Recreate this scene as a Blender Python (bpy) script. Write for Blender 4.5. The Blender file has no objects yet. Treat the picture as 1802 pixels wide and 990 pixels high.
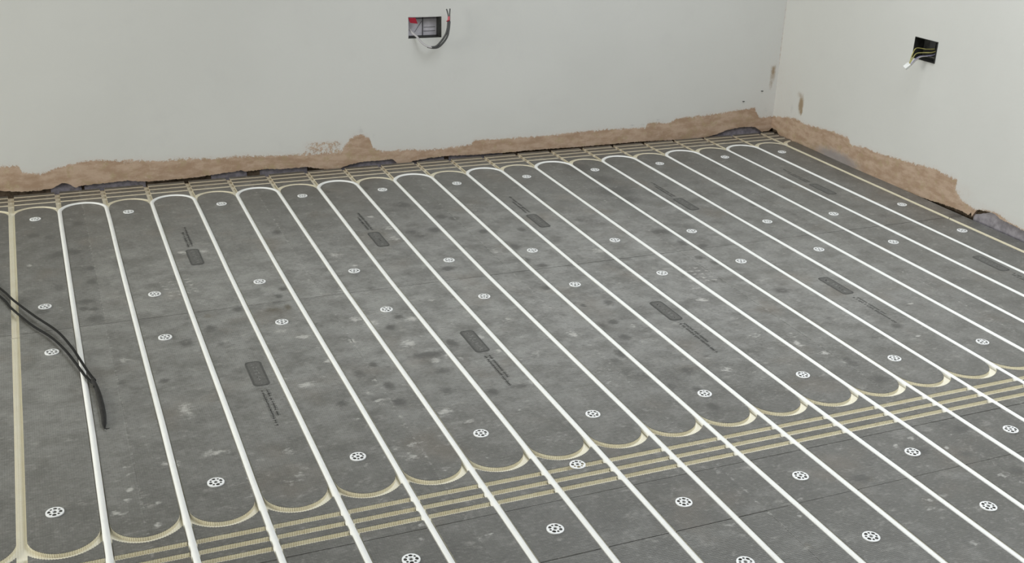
import bpy, bmesh, math, random
import numpy as np
from mathutils import Vector, Matrix
from mathutils.geometry import delaunay_2d_cdt

C = bpy.context.scene.collection
scene = bpy.context.scene
random.seed(7)
rng = np.random.default_rng(7)

# ---------------------------------------------------------------- camera
YAW, PITCH, ROLL = 0.40855, 0.39441, 0.03644
fwd = Vector((math.sin(YAW)*math.cos(PITCH), math.cos(YAW)*math.cos(PITCH), -math.sin(PITCH)))
rgt = Vector((math.cos(YAW), -math.sin(YAW), 0.0))
upv = rgt.cross(fwd)
r2 = math.cos(ROLL)*rgt + math.sin(ROLL)*upv
u2 = -math.sin(ROLL)*rgt + math.cos(ROLL)*upv
cam_data = bpy.data.cameras.new('camera')
cam_data.sensor_width = 36.0
cam_data.lens = 1989.37/1802*36.0
cam_data.clip_start = 0.05
cam = bpy.data.objects.new('camera', cam_data)
C.objects.link(cam)
M = Matrix((r2, u2, -fwd)).transposed().to_4x4()
M.translation = Vector((0.13015, -4.17826, 1.32451))
cam.matrix_world = M
scene.camera = cam

# ---------------------------------------------------------------- world, daylight, exposure
scene.view_settings.view_transform = 'Standard'
scene.view_settings.look = 'None'
scene.view_settings.gamma = 1.0
scene.view_settings.use_curve_mapping = False
scene.view_settings.exposure = 0.0
world = bpy.data.worlds.new('overcast sky')
scene.world = world
world.use_nodes = True
bg = world.node_tree.nodes['Background']
bg.inputs['Color'].default_value = (0.86, 0.93, 1.0, 1)
bg.inputs['Strength'].default_value = 0.25

def daylight(name, loc, rot, sx, sy, power, col):
    l = bpy.data.lights.new(name, 'AREA'); l.shape = 'RECTANGLE'
    l.size, l.size_y, l.energy, l.color = sx, sy, power, col
    o = bpy.data.objects.new(name, l); C.objects.link(o)
    o.location = loc; o.rotation_euler = rot
    return o
# daylight falling through the roof window above the floor, and through the glazed opening in the left wall
daylight('rooflight_daylight', (2.15, -2.25, 2.42), (0, 0, 0), 1.6, 2.1, 50, (0.95, 1.0, 1.06))
daylight('left_window_daylight', (-3.32, -1.65, 1.1), (0, math.radians(-90), 0), 2.0, 2.2, 124, (0.99, 1.0, 0.945))

# ---------------------------------------------------------------- measured layout (metres, world)
# pipe groove centrelines: run number -> (y, x offset from 0.15*run) stations, back to front
RUNS = {0: [(0.033, -0.004), (-0.735, -0.002), (-1.672, -0.001), (-2.234, -0.002)], 1: [(0.03, -0.001), (-0.784, -0.001), (-1.725, 0.001), (-2.289, 0.0)], 2: [(0.011, 0.003), (-0.833, 0.001), (-1.778, 0.002), (-2.344, 0.001)], 3: [(0.008, 0.005), (-0.882, 0.002), (-1.83, 0.001), (-2.399, 0.001)], 4: [(-0.0, 0.003), (-0.929, 0.0), (-1.883, 0.003), (-2.454, 0.003)], 5: [(-0.001, 0.005), (-1.025, -0.002), (-1.935, 0.002), (-2.508, 0.001)], 6: [(-0.005, 0.004), (-1.073, -0.003), (-1.987, 0.003), (-2.563, 0.001)], 7: [(0.0, 0.006), (-1.121, -0.005), (-2.039, 0.0), (-2.617, -0.002)], 8: [(0.0, 0.004), (-1.169, -0.006), (-2.091, -0.001), (-2.672, 0.0)], 9: [(-0.008, 0.003), (-1.217, -0.008), (-2.143, -0.001), (-2.726, -0.002)], 10: [(-0.003, 0.003), (-1.266, -0.008), (-2.194, -0.004), (-2.781, -0.001)], 11: [(-0.012, 0.0), (-1.314, -0.01), (-2.247, -0.002), (-2.836, 0.002)], 12: [(-0.012, -0.004), (-1.362, -0.012), (-2.299, -0.003), (-2.893, 0.007)], 13: [(-0.013, -0.004), (-1.411, -0.01), (-2.353, 0.001)], 14: [(0.022, 0.001), (-1.461, -0.005), (-2.405, 0.001)], 15: [(0.016, -0.001), (-1.511, -0.003)], 16: [(0.002, -0.002), (-1.56, 0.001)], 17: [(0.005, 0.0), (-1.609, 0.001)], 18: [(0.013, 0.002), (-1.658, 0.003)], 19: [(0.018, 0.005), (-1.708, 0.005)], 20: [(0.0, 0.006), (-0.7, 0.003), (-1.5, 0.006)], 21: [(0.0, 0.006), (-0.7, 0.003), (-1.5, 0.006)]}
PAINT_BACK = [(-0.026, 0.103), (0.037, 0.102), (0.038, 0.077), (0.104, 0.067), (0.16, 0.083), (0.238, 0.1), (0.301, 0.101), (0.37, 0.089), (0.53, 0.079), (0.653, 0.076), (0.762, 0.072), (0.934, 0.067), (1.066, 0.061), (1.204, 0.058), (1.237, 0.104), (1.256, 0.119), (1.286, 0.126), (1.322, 0.107), (1.331, 0.069), (1.368, 0.05), (1.485, 0.046), (1.582, 0.039), (1.748, 0.047), (1.766, 0.066), (1.891, 0.062), (2.095, 0.06), (2.218, 0.064), (2.411, 0.066), (2.571, 0.061), (2.579, 0.083), (2.691, 0.073), (2.72, 0.092), (2.865, 0.096), (3.002, 0.105), (3.13, 0.114), (3.158, 0.067), (3.241, 0.066)]
EDGE_BACK = [(-0.037, 0.017), (-0.0, 0.01), (0.037, 0.006), (0.093, 0.005), (0.136, 0.008), (0.16, 0.021), (0.176, 0.026), (0.191, 0.022), (0.213, 0.005), (0.218, 0.004), (0.229, 0.01), (0.307, 0.012), (0.395, 0.015), (0.466, 0.004), (0.549, 0.004), (0.639, 0.006), (0.727, 0.011), (0.81, 0.018), (0.831, 0.012), (0.905, 0.015), (0.977, 0.01), (1.065, 0.01), (1.145, -0.007), (1.2, -0.006), (1.237, 0.004), (1.274, 0.011), (1.342, 0.012), (1.415, 0.013), (1.437, -0.008), (1.466, -0.012), (1.504, -0.001), (1.57, 0.005), (1.646, 0.008), (1.781, 0.002), (1.934, 0.001), (2.091, 0.002), (2.269, -0.001), (2.417, -0.001), (2.549, -0.0), (2.769, -0.007), (2.879, -0.006), (2.94, 0.003), (2.994, 0.02), (3.073, 0.029), (3.145, 0.024), (3.184, -0.002), (3.22, -0.001), (3.235, 0.01), (3.242, 0.018), (3.255, 0.016)]
PAINT_RIGHT = [(0.015, 0.073), (-0.123, 0.101), (-0.196, 0.093), (-0.332, 0.106), (-0.418, 0.114), (-0.502, 0.113), (-0.526, 0.09), (-0.618, 0.101), (-0.685, 0.099), (-0.771, 0.107), (-0.883, 0.113), (-0.988, 0.122), (-1.018, 0.127), (-1.045, 0.117), (-1.121, 0.121), (-1.142, 0.075), (-1.186, 0.049), (-1.226, 0.038), (-1.334, 0.059), (-1.396, 0.045), (-1.468, 0.036)]
EDGE_RIGHT = [(0.002, 0.013), (-0.025, -0.01), (-0.148, -0.012), (-0.231, -0.012), (-0.399, -0.008), (-0.65, -0.009), (-0.786, -0.006), (-0.912, -0.002), (-0.956, -0.002), (-1.019, 0.002), (-1.053, 0.006), (-1.133, 0.01), (-1.181, 0.012), (-1.208, 0.008), (-1.224, 0.004), (-1.224, 0.026), (-1.243, 0.039), (-1.284, 0.048), (-1.328, 0.052), (-1.352, 0.043), (-1.41, 0.039), (-1.468, 0.036)]
WASHERS = [(0.07, -0.259), (0.369, -0.272), (0.684, -0.279), (0.975, -0.273), (1.274, -0.287), (1.567, -0.294), (1.86, -0.29), (2.162, -0.284), (2.462, -0.281), (2.781, -0.275), (3.069, -0.277), (0.076, -1.025), (0.371, -1.028), (0.673, -1.028), (0.962, -1.032), (1.27, -1.036), (1.558, -1.038), (1.863, -1.034), (2.162, -1.035), (2.478, -1.029), (2.766, -1.031), (3.091, -1.019), (0.083, -1.33), (0.364, -1.331), (0.675, -1.332), (0.972, -1.341), (1.271, -1.341), (1.567, -1.342), (1.869, -1.344), (2.168, -1.333), (2.484, -1.321), (2.78, -1.341), (3.102, -1.322), (0.061, -2.084), (0.377, -2.081), (0.684, -2.081), (0.976, -2.077), (1.261, -2.081), (1.572, -2.08), (1.871, -2.075), (2.168, -2.075), (2.478, -2.072), (1.128, -2.273), (0.981, -2.476), (1.275, -2.481), (1.571, -2.479), (1.878, -2.482), (2.177, -2.478), (0.68, -2.473), (1.282, -2.701), (1.57, -2.717), (1.88, -2.714)]
SCUFFS = [(0.199, -0.341, 0.02, 0.026, 1.0), (0.061, -0.418, 0.023, 0.025, 1.0), (0.108, -0.449, 0.017, 0.025, 1.0), (0.129, -0.615, 0.025, 0.029, 1.0), (0.175, -0.614, 0.029, 0.03, 1.0), (0.213, -0.766, 0.016, 0.022, 1.0), (0.21, -0.873, 0.018, 0.026, 1.0), (0.212, -0.87, 0.015, 0.02, 1.0), (0.12, -0.894, 0.024, 0.035, 0.8), (0.186, -1.019, 0.03, 0.02, 1.0), (0.175, -1.07, 0.017, 0.018, 1.0), (0.201, -1.083, 0.017, 0.017, 1.0), (0.201, -1.147, 0.03, 0.031, 0.8), (0.179, -0.953, 0.024, 0.048, 0.5), (0.577, -1.203, 0.017, 0.026, 1.0), (0.438, -1.226, 0.017, 0.021, 0.6), (0.485, -1.311, 0.023, 0.03, 0.8), (0.412, -1.38, 0.023, 0.029, 1.0), (0.499, -1.417, 0.02, 0.023, 0.7), (0.233, -1.556, 0.013, 0.021, 0.7), (0.332, -1.58, 0.015, 0.015, 1.0), (0.069, -1.055, 0.021, 0.018, 1.0), (1.221, -0.249, 0.014, 0.023, 1.0), (1.074, -0.248, 0.012, 0.022, 1.0), (1.293, -0.471, 0.032, 0.035, 1.0), (1.384, -0.634, 0.026, 0.026, 1.0), (1.321, -0.755, 0.035, 0.03, 1.0), (1.235, -0.751, 0.03, 0.024, 0.8), (1.472, -0.819, 0.022, 0.024, 1.0), (1.244, -1.098, 0.026, 0.021, 1.0), (0.811, -0.619, 0.018, 0.024, 1.0), (1.42, -0.664, 0.022, 0.025, 1.0), (1.254, -0.797, 0.029, 0.018, 0.8), (2.11, -0.229, 0.056, 0.08, 1), (2.135, -0.403, 0.066, 0.076, 0.8), (2.123, -0.556, 0.085, 0.071, 0.9), (2.117, -0.66, 0.059, 0.054, 0.9), (1.837, -0.811, 0.026, 0.025, 0.7), (1.516, -0.986, 0.026, 0.033, 1.0), (1.603, -0.843, 0.017, 0.023, 1.0), (2.058, -1.002, 0.04, 0.03, 1.0), (2.071, -1.123, 0.017, 0.026, 1.0), (2.124, -1.168, 0.025, 0.021, 1.0), (2.056, -1.261, 0.021, 0.02, 1.0), (2.082, -1.316, 0.016, 0.02, 1.0), (1.502, -1.104, 0.02, 0.022, 1.0), (1.537, -1.167, 0.021, 0.021, 1.0), (2.538, -0.857, 0.018, 0.025, 1.0), (1.669, -0.979, 0.022, 0.023, 0.7), (0.704, -1.151, 0.014, 0.018, 1.0), (0.729, -1.101, 0.018, 0.02, 1.0), (0.948, -1.458, 0.015, 0.021, 1.0), (0.991, -1.397, 0.016, 0.017, 1.0), (1.075, -1.607, 0.021, 0.031, 1.0), (0.991, -1.651, 0.057, 0.022, 1.0), (0.841, -1.659, 0.013, 0.018, 1.0), (0.793, -1.696, 0.02, 0.035, 0.8), (0.846, -1.782, 0.016, 0.026, 1.0), (0.712, -1.834, 0.016, 0.018, 1.0), (0.844, -1.871, 0.022, 0.024, 1.0), (1.077, -1.896, 0.018, 0.02, 1.0), (0.972, -1.854, 0.021, 0.025, 0.8), (0.997, -1.749, 0.031, 0.024, 0.8), (1.553, -1.621, 0.02, 0.02, 1.0), (1.506, -1.633, 0.031, 0.031, 0.8), (1.537, -1.721, 0.021, 0.023, 1.0), (1.481, -1.81, 0.02, 0.028, 1.0), (1.448, -1.841, 0.016, 0.017, 0.8), (1.599, -1.955, 0.02, 0.025, 1.0), (1.568, -2.05, 0.015, 0.017, 1.0), (1.559, -2.143, 0.018, 0.025, 1.0), (1.523, -1.489, 0.01, 0.017, 1.0), (1.605, -1.495, 0.018, 0.021, 1.0), (1.481, -1.938, 0.023, 0.026, 0.7), (1.51, -2.014, 0.022, 0.024, 0.8), (1.15, -1.89, 0.031, 0.018, 0.8), (1.477, -1.336, 0.023, 0.023, 1.0), (1.691, -1.895, 0.016, 0.014, 0.7), (2.152, -1.58, 0.028, 0.025, 1.0), (2.042, -2.061, 0.021, 0.02, 1), (2.041, -2.036, 0.014, 0.013, 1.0), (2.051, -2.16, 0.032, 0.024, 0.9), (2.164, -1.795, 0.015, 0.015, 0.7), (2.318, -1.904, 0.021, 0.018, 1.0), (2.204, -1.945, 0.017, 0.014, 0.7), (1.693, -2.53, 0.028, 0.02, 0.9), (1.747, -2.487, 0.017, 0.014, 0.6), (1.905, -2.484, 0.021, 0.016, 1.0), (2.064, -2.435, 0.028, 0.02, 1.0), (1.991, -2.527, 0.023, 0.018, 0.8), (2.049, -2.624, 0.02, 0.017, 1.0), (2.043, -2.399, 0.021, 0.015, 0.7), (0.473, -2.14, 0.051, 0.038, 0.35), (0.983, -2.177, 0.055, 0.049, 0.35), (0.731, -1.811, 0.059, 0.044, 0.35), (1.507, -2.309, 0.058, 0.025, 0.3), (2.777, -0.708, 0.03, 0.028, 0.7), (3.237, -0.348, 0.04, 0.043, 0.8), (3.451, -0.269, 0.029, 0.026, 0.7), (2.933, -1.105, 0.038, 0.024, 0.7), (3.024, -1.198, 0.032, 0.023, 0.7), (3.194, -1.185, 0.038, 0.03, 0.8), (3.279, -0.969, 0.036, 0.033, 0.6), (2.599, -1.098, 0.032, 0.023, 0.6), (0.107, -0.623, 0.048, 0.058, 0.5), (0.188, -0.649, 0.046, 0.079, 0.5), (0.037, -0.84, 0.046, 0.061, 0.4), (1.308, -2.264, 0.022, 0.013, 0.538558069669709), (3.435, -0.82, 0.04, 0.036, 0.43968679631343155), (3.075, -1.114, 0.02, 0.028, 0.4407207143346491), (2.148, -0.357, 0.022, 0.045, 0.3650189401391544), (2.486, -1.126, 0.017, 0.028, 0.5391440974293613), (0.554, 0.17, 0.02, 0.031, 0.5614214234172846), (1.918, -2.692, 0.022, 0.009, 0.3867915503240779), (2.108, -1.18, 0.028, 0.031, 0.5822928003263996), (2.579, -1.653, 0.016, 0.015, 0.4083569804167152), (0.254, -0.905, 0.01, 0.025, 0.48093299922229626), (0.979, -1.167, 0.021, 0.02, 0.5455554223941212), (1.038, -2.104, 0.022, 0.008, 0.317100278860737), (1.481, -2.494, 0.018, 0.009, 0.30542026061355904), (2.174, -0.344, 0.02, 0.046, 0.31401813560968245), (0.435, -1.98, 0.021, 0.012, 0.5788965958792562), (0.872, -1.688, 0.012, 0.018, 0.5326809044096985), (1.562, -2.546, 0.021, 0.007, 0.31098947398284826), (0.792, -1.841, 0.014, 0.018, 0.5754261556599936), (1.549, -1.36, 0.014, 0.015, 0.39503999569901316), (0.356, -1.838, 0.01, 0.009, 0.5990180443610111), (2.388, -2.225, 0.014, 0.014, 0.42176640636882146), (2.104, -1.942, 0.011, 0.02, 0.4265271845734768), (0.142, -1.369, 0.01, 0.021, 0.5515287843504396), (2.149, -2.351, 0.011, 0.01, 0.536402864934107), (0.323, -2.081, 0.014, 0.015, 0.3884438778635913), (1.566, -2.714, 0.014, 0.01, 0.436061996877487), (1.388, -1.242, 0.015, 0.02, 0.42113682456730406), (1.838, -2.791, 0.015, 0.007, 0.48808949128645174), (0.325, -0.839, 0.028, 0.022, 0.5346056913169485), (1.618, -2.43, 0.018, 0.013, 0.5083790248352683), (0.792, -2.018, 0.015, 0.014, 0.3842556167436372), (1.991, -1.447, 0.024, 0.021, 0.5836642660351248), (0.089, -1.469, 0.018, 0.015, 0.37520768640765156), (1.821, -2.271, 0.015, 0.013, 0.5392877840025067), (1.471, -2.464, 0.02, 0.013, 0.4050135454289613), (1.263, -2.605, 0.014, 0.008, 0.5869549430929256), (0.357, -2.081, 0.014, 0.013, 0.5812145073425504), (1.521, -2.319, 0.021, 0.013, 0.351548026390628), (1.735, -1.728, 0.024, 0.018, 0.48712112803729135), (2.661, -0.584, 0.026, 0.036, 0.3480069203371887), (0.501, -1.883, 0.009, 0.013, 0.48925954860105136), (0.855, -0.173, 0.021, 0.028, 0.3400580654535342), (0.759, -0.058, 0.023, 0.038, 0.4395990491310503), (1.783, -1.194, 0.012, 0.022, 0.5709546969250088), (0.757, -1.374, 0.024, 0.016, 0.3345223315556094), (0.135, -1.62, 0.016, 0.013, 0.32844649917322694), (1.077, -2.514, 0.013, 0.01, 0.5455565999355012), (1.742, -1.591, 0.022, 0.02, 0.3426337461697506), (1.771, -2.777, 0.013, 0.01, 0.4825829679313999), (0.107, -0.181, 0.025, 0.024, 0.4697436040263089), (1.21, -2.467, 0.014, 0.008, 0.4127544911858459), (0.55, -2.342, 0.018, 0.011, 0.41393416013693407), (1.766, -1.263, 0.022, 0.022, 0.5942941687274039), (0.595, -2.374, 0.01, 0.009, 0.4475264152799797), (0.316, -1.698, 0.013, 0.017, 0.4330402901295579), (3.115, -0.643, 0.023, 0.043, 0.45976939550112644), (2.351, -1.403, 0.016, 0.029, 0.38030655349175774), (0.689, -1.8, 0.018, 0.016, 0.4423894275387057), (2.509, -0.961, 0.021, 0.029, 0.5281196038261778), (0.985, -1.129, 0.02, 0.02, 0.45896025231469234), (1.723, -2.122, 0.014, 0.013, 0.3109286740485641), (1.771, -2.663, 0.008, 0.01, 0.4636776861351266), (1.007, -1.844, 0.018, 0.014, 0.5124543650893892), (2.455, -1.872, 0.028, 0.014, 0.41755970719977065), (0.606, -2.159, 0.018, 0.013, 0.3198162838153171), (1.263, -1.187, 0.029, 0.016, 0.5342187467346705), (1.143, -1.834, 0.014, 0.012, 0.4493045769026618), (1.18, -2.335, 0.012, 0.013, 0.32052579387866165), (1.747, -2.276, 0.02, 0.015, 0.3076660022133252), (2.161, -2.492, 0.022, 0.008, 0.31466787708560007)]
DUST = [(0.362, -1.748, 0.02, 0.049, 0.8), (0.491, -0.715, 0.018, 0.017, 1.0), (0.554, -0.724, 0.017, 0.023, 1.0), (0.043, -0.687, 0.012, 0.011, 1.0), (1.149, -0.562, 0.015, 0.013, 1.0), (1.177, -0.692, 0.022, 0.025, 0.8), (1.166, -0.793, 0.023, 0.034, 0.8), (0.942, -0.884, 0.032, 0.033, 0.7), (0.976, -0.987, 0.015, 0.008, 1.0), (1.441, -1.006, 0.021, 0.032, 0.7), (1.765, -1.098, 0.029, 0.026, 0.8), (0.874, -1.375, 0.02, 0.021, 1.0), (0.905, -1.413, 0.026, 0.021, 1.0), (1.018, -1.422, 0.025, 0.017, 1.0), (0.662, -1.386, 0.016, 0.013, 1.0), (0.709, -1.44, 0.02, 0.015, 1.0), (0.826, -1.505, 0.014, 0.016, 1.0), (0.963, -1.57, 0.023, 0.022, 1.0), (0.743, -1.602, 0.022, 0.014, 1.0), (0.653, -1.713, 0.028, 0.016, 1.0), (0.999, -1.689, 0.015, 0.014, 1.0), (1.036, -1.673, 0.013, 0.012, 1.0), (0.804, -1.851, 0.018, 0.018, 0.8), (0.925, -1.952, 0.037, 0.015, 1.0), (1.176, -1.689, 0.015, 0.014, 1.0), (1.159, -1.594, 0.015, 0.016, 1.0), (1.409, -1.659, 0.015, 0.023, 1.0), (1.596, -1.663, 0.016, 0.016, 0.7), (1.881, -1.564, 0.023, 0.016, 1.0), (1.701, -1.98, 0.023, 0.018, 0.8), (1.265, -1.733, 0.02, 0.018, 0.7), (1.375, -1.945, 0.025, 0.015, 0.6), (1.973, -1.91, 0.014, 0.024, 1.0), (2.008, -1.985, 0.023, 0.016, 0.8), (2.469, -1.788, 0.008, 0.008, 1.0), (2.33, -1.98, 0.009, 0.007, 1.0), (0.395, -1.959, 0.028, 0.016, 0.9), (0.171, -2.124, 0.008, 0.009, 1.0), (0.185, -2.129, 0.007, 0.009, 1.0), (0.206, -2.047, 0.009, 0.009, 1.0), (0.256, -2.115, 0.007, 0.008, 1.0), (0.29, -1.971, 0.009, 0.008, 1.0), (0.314, -1.968, 0.009, 0.008, 1.0), (0.246, -2.196, 0.008, 0.007, 1.0), (0.2, -2.085, 0.009, 0.009, 1.0), (0.547, -2.005, 0.013, 0.016, 0.8), (0.545, -2.115, 0.016, 0.02, 0.7), (0.523, -2.13, 0.015, 0.015, 0.6), (0.811, -2.072, 0.013, 0.011, 1.0), (0.794, -2.117, 0.022, 0.021, 0.8), (0.774, -2.072, 0.012, 0.01, 0.7), (1.92, -2.427, 0.008, 0.007, 1.0), (1.862, -2.442, 0.01, 0.007, 1.0), (1.969, -2.493, 0.008, 0.007, 1.0), (2.004, -2.628, 0.01, 0.01, 1.0), (1.479, -2.605, 0.012, 0.007, 0.8), (1.776, -2.649, 0.01, 0.007, 1.0), (1.761, -2.677, 0.018, 0.008, 0.7), (1.884, -2.766, 0.018, 0.007, 0.7), (1.757, -2.806, 0.007, 0.007, 1.0), (0.92, -1.033, 0.023, 0.02, 0.5), (1.596, -2.469, 0.022, 0.01, 0.4), (1.134, -2.151, 0.043, 0.026, 0.45), (1.254, -1.991, 0.046, 0.03, 0.35), (1.571, -1.759, 0.051, 0.037, 0.35), (1.002, -2.022, 0.044, 0.035, 0.35), (1.112, -2.003, 0.03, 0.017, 0.5), (1.892, -1.829, 0.046, 0.029, 0.5), (1.895, -1.71, 0.025, 0.02, 0.5), (1.984, -1.86, 0.036, 0.025, 0.5), (0.733, -1.514, 0.048, 0.038, 0.4), (3.155, -0.82, 0.041, 0.029, 0.4), (2.759, -1.147, 0.032, 0.023, 0.4), (0.205, -1.956, 0.008, 0.008, 0.7171991301714492), (0.713, -1.306, 0.021, 0.01, 0.39328588742080833), (0.709, -1.684, 0.009, 0.008, 0.58010228311525), (1.17, -1.405, 0.017, 0.014, 0.5900870516581648), (1.913, -1.482, 0.024, 0.012, 0.6025383731065606), (0.824, -1.911, 0.022, 0.013, 0.5983511305468995), (1.092, -1.606, 0.022, 0.015, 0.40351234021195415), (1.963, -1.863, 0.016, 0.017, 0.4217281554078543), (1.047, -1.263, 0.023, 0.01, 0.39991665037413543), (0.258, -1.831, 0.01, 0.016, 0.5421871720650808), (0.771, -1.051, 0.023, 0.012, 0.41032042486852255), (1.567, -2.7, 0.016, 0.007, 0.39643110955887173), (1.584, -2.569, 0.009, 0.009, 0.4917193050259864), (1.013, -1.545, 0.014, 0.017, 0.48946869610560384), (0.693, -2.261, 0.016, 0.011, 0.5233577995337466), (1.042, -2.408, 0.014, 0.009, 0.579303381487372), (1.22, -1.344, 0.009, 0.013, 0.3657812460959826), (0.41, -2.22, 0.013, 0.011, 0.3501758528560033), (1.278, -1.955, 0.015, 0.008, 0.4118693043391757), (1.382, -1.925, 0.023, 0.008, 0.4516268405623341), (1.64, -1.832, 0.012, 0.01, 0.44406711767063456), (0.736, -2.373, 0.012, 0.011, 0.6250856996230556), (0.959, -2.177, 0.014, 0.014, 0.3971653157036008), (0.742, -2.101, 0.018, 0.007, 0.43040897463204547), (0.82, -1.057, 0.014, 0.012, 0.5104283061971456), (1.686, -1.907, 0.017, 0.01, 0.6429390817690492), (0.849, -2.191, 0.009, 0.007, 0.6188745534681347), (1.821, -2.145, 0.025, 0.007, 0.3743467433841046), (0.653, -2.19, 0.012, 0.007, 0.5693665112124036), (1.815, -2.015, 0.009, 0.007, 0.7095167839622307), (0.984, -1.945, 0.022, 0.007, 0.4473854471571615), (1.95, -1.504, 0.015, 0.016, 0.47237955522684316), (1.51, -1.341, 0.01, 0.026, 0.4217545768491325), (0.476, -1.825, 0.008, 0.009, 0.39319216634875287), (0.973, -2.012, 0.022, 0.013, 0.692706736118024), (1.025, -2.027, 0.015, 0.013, 0.5006514624426253), (1.058, -2.151, 0.018, 0.015, 0.47304438855828423), (0.105, -1.22, 0.01, 0.014, 0.38505386942596903), (1.189, -2.374, 0.02, 0.007, 0.40192541043984725), (1.712, -1.479, 0.018, 0.018, 0.44815457545468984), (1.54, -1.373, 0.023, 0.009, 0.42994157611185646), (1.116, -1.313, 0.017, 0.015, 0.6509268813409269), (1.499, -2.215, 0.022, 0.013, 0.6538874838696218), (0.441, -2.155, 0.015, 0.014, 0.6412080736374766), (0.693, -2.116, 0.012, 0.013, 0.5029621230421388), (1.372, -1.541, 0.014, 0.02, 0.46420847783695374), (1.469, -1.354, 0.025, 0.02, 0.3609889123489327), (1.389, -1.881, 0.023, 0.02, 0.5948006928462493), (1.273, -1.625, 0.016, 0.013, 0.48214881824923583), (1.514, -2.55, 0.017, 0.007, 0.5621249157366868), (1.275, -1.513, 0.023, 0.015, 0.7254150284366588), (1.201, -1.751, 0.024, 0.014, 0.5236617987499438), (0.786, -1.805, 0.02, 0.018, 0.5630404605666076), (2.153, -1.665, 0.028, 0.015, 0.37092451515065816), (0.72, -2.419, 0.007, 0.008, 0.54279771657305), (1.644, -1.721, 0.014, 0.01, 0.5749730125541218), (0.709, -1.649, 0.021, 0.01, 0.4907083565260199), (0.894, -2.343, 0.018, 0.009, 0.510342950669448), (1.702, -1.373, 0.013, 0.01, 0.6370767095132106), (0.404, -2.229, 0.009, 0.011, 0.47962419532880296), (0.554, -1.971, 0.018, 0.01, 0.35403285057407113), (0.064, -1.655, 0.016, 0.008, 0.505637696451597), (1.065, -1.697, 0.015, 0.014, 0.6313387861568047), (1.195, -1.881, 0.024, 0.017, 0.719555350943694), (0.729, -1.92, 0.02, 0.01, 0.5874223411683964), (0.26, -1.937, 0.014, 0.008, 0.3810989023069684), (1.406, -2.215, 0.02, 0.013, 0.472717001940683), (1.07, -2.498, 0.009, 0.009, 0.3788132072621341), (0.853, -2.447, 0.018, 0.009, 0.6853018430834649), (0.209, -1.987, 0.015, 0.007, 0.5566762152073941), (1.095, -2.551, 0.014, 0.007, 0.35118403038727125), (0.824, -1.741, 0.012, 0.015, 0.709814626595922), (1.756, -2.054, 0.01, 0.015, 0.5713687082777349), (0.569, -2.088, 0.012, 0.014, 0.4350833186324151), (0.829, -2.067, 0.021, 0.007, 0.6031229955346489), (1.267, -2.395, 0.01, 0.007, 0.576357047636714), (1.413, -2.402, 0.013, 0.009, 0.5615078854448288), (0.058, -2.109, 0.01, 0.007, 0.5921473619026283), (1.752, -1.372, 0.012, 0.02, 0.5913792388539802), (1.116, -1.484, 0.011, 0.017, 0.6085434400640473), (0.889, -1.16, 0.018, 0.025, 0.7328840645336792), (0.251, -1.431, 0.023, 0.017, 0.7206853863653491), (0.974, -2.372, 0.014, 0.007, 0.42741097412215223), (2.231, -1.801, 0.012, 0.01, 0.5962928556216248), (1.578, -2.471, 0.02, 0.011, 0.6352397677113344), (1.321, -2.583, 0.02, 0.009, 0.7360383745147144)]
MUD = [(0.713, -1.235, 0.013, 0.026, 1), (0.669, -1.241, 0.031, 0.022, 0.8), (0.49, -1.227, 0.017, 0.017, 0.8), (0.837, -1.19, 0.032, 0.032, 0.5), (0.865, -1.243, 0.045, 0.036, 0.4), (1.579, -1.645, 0.035, 0.114, 0.3), (1.399, -1.374, 0.055, 0.089, 0.35), (2.036, -1.291, 0.04, 0.03, 0.5), (1.71, -2.539, 0.02, 0.015, 0.7), (1.429, -2.697, 0.017, 0.017, 0.7), (1.626, -2.225, 0.021, 0.014, 0.6), (1.289, -2.646, 0.038, 0.018, 0.4), (0.289, -0.944, 0.029, 0.098, 0.3), (1.817, -1.272, 0.04, 0.049, 0.3), (2.009, -1.684, 0.037, 0.032, 0.3), (2.047, -2.629, 0.02, 0.016, 0.7)]
CORD_A = [(-0.3126, -0.2052, 0.004), (-0.1503, -0.577, 0.004), (-0.0385, -0.8613, 0.006), (-0.0017, -0.9726, 0.008), (0.0474, -1.1039, 0.012), (0.1005, -1.2295, 0.014), (0.1303, -1.3373, 0.014), (0.1464, -1.4164, 0.013), (0.1616, -1.4954, 0.012), (0.1741, -1.5413, 0.009)]
CORD_B = [(-0.3074, -0.2915, 0.004), (-0.1486, -0.6411, 0.004), (-0.0388, -0.9169, 0.004), (-0.0099, -1.014, 0.004), (0.0385, -1.1493, 0.006), (0.0849, -1.2515, 0.008), (0.1156, -1.3482, 0.01), (0.138, -1.4407, 0.01), (0.1538, -1.5091, 0.009), (0.1703, -1.5548, 0.007)]
SLEEVE = [(0.1691, -1.5365, 0.009), (0.1765, -1.5988, 0.008), (0.1795, -1.6632, 0.007), (0.1803, -1.7188, 0.006), (0.1786, -1.7579, 0.005), (0.178, -1.7803, 0.004)]
WIRE_LIGHT = [(1.493, 0.06, 0.525), (1.499, 0.045, 0.514), (1.511, 0.03, 0.503), (1.519, 0.02, 0.491), (1.53, 0.01, 0.478), (1.545, 0.0, 0.469), (1.562, -0.005, 0.465)]
WIRE_ONE = [(1.545, 0.0, 0.468), (1.562, -0.005, 0.466), (1.579, -0.01, 0.47), (1.599, -0.01, 0.489), (1.616, -0.01, 0.513), (1.624, -0.008, 0.536), (1.627, -0.005, 0.557), (1.629, -0.002, 0.579), (1.628, 0.0, 0.591), (1.623, 0.003, 0.609)]
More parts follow.
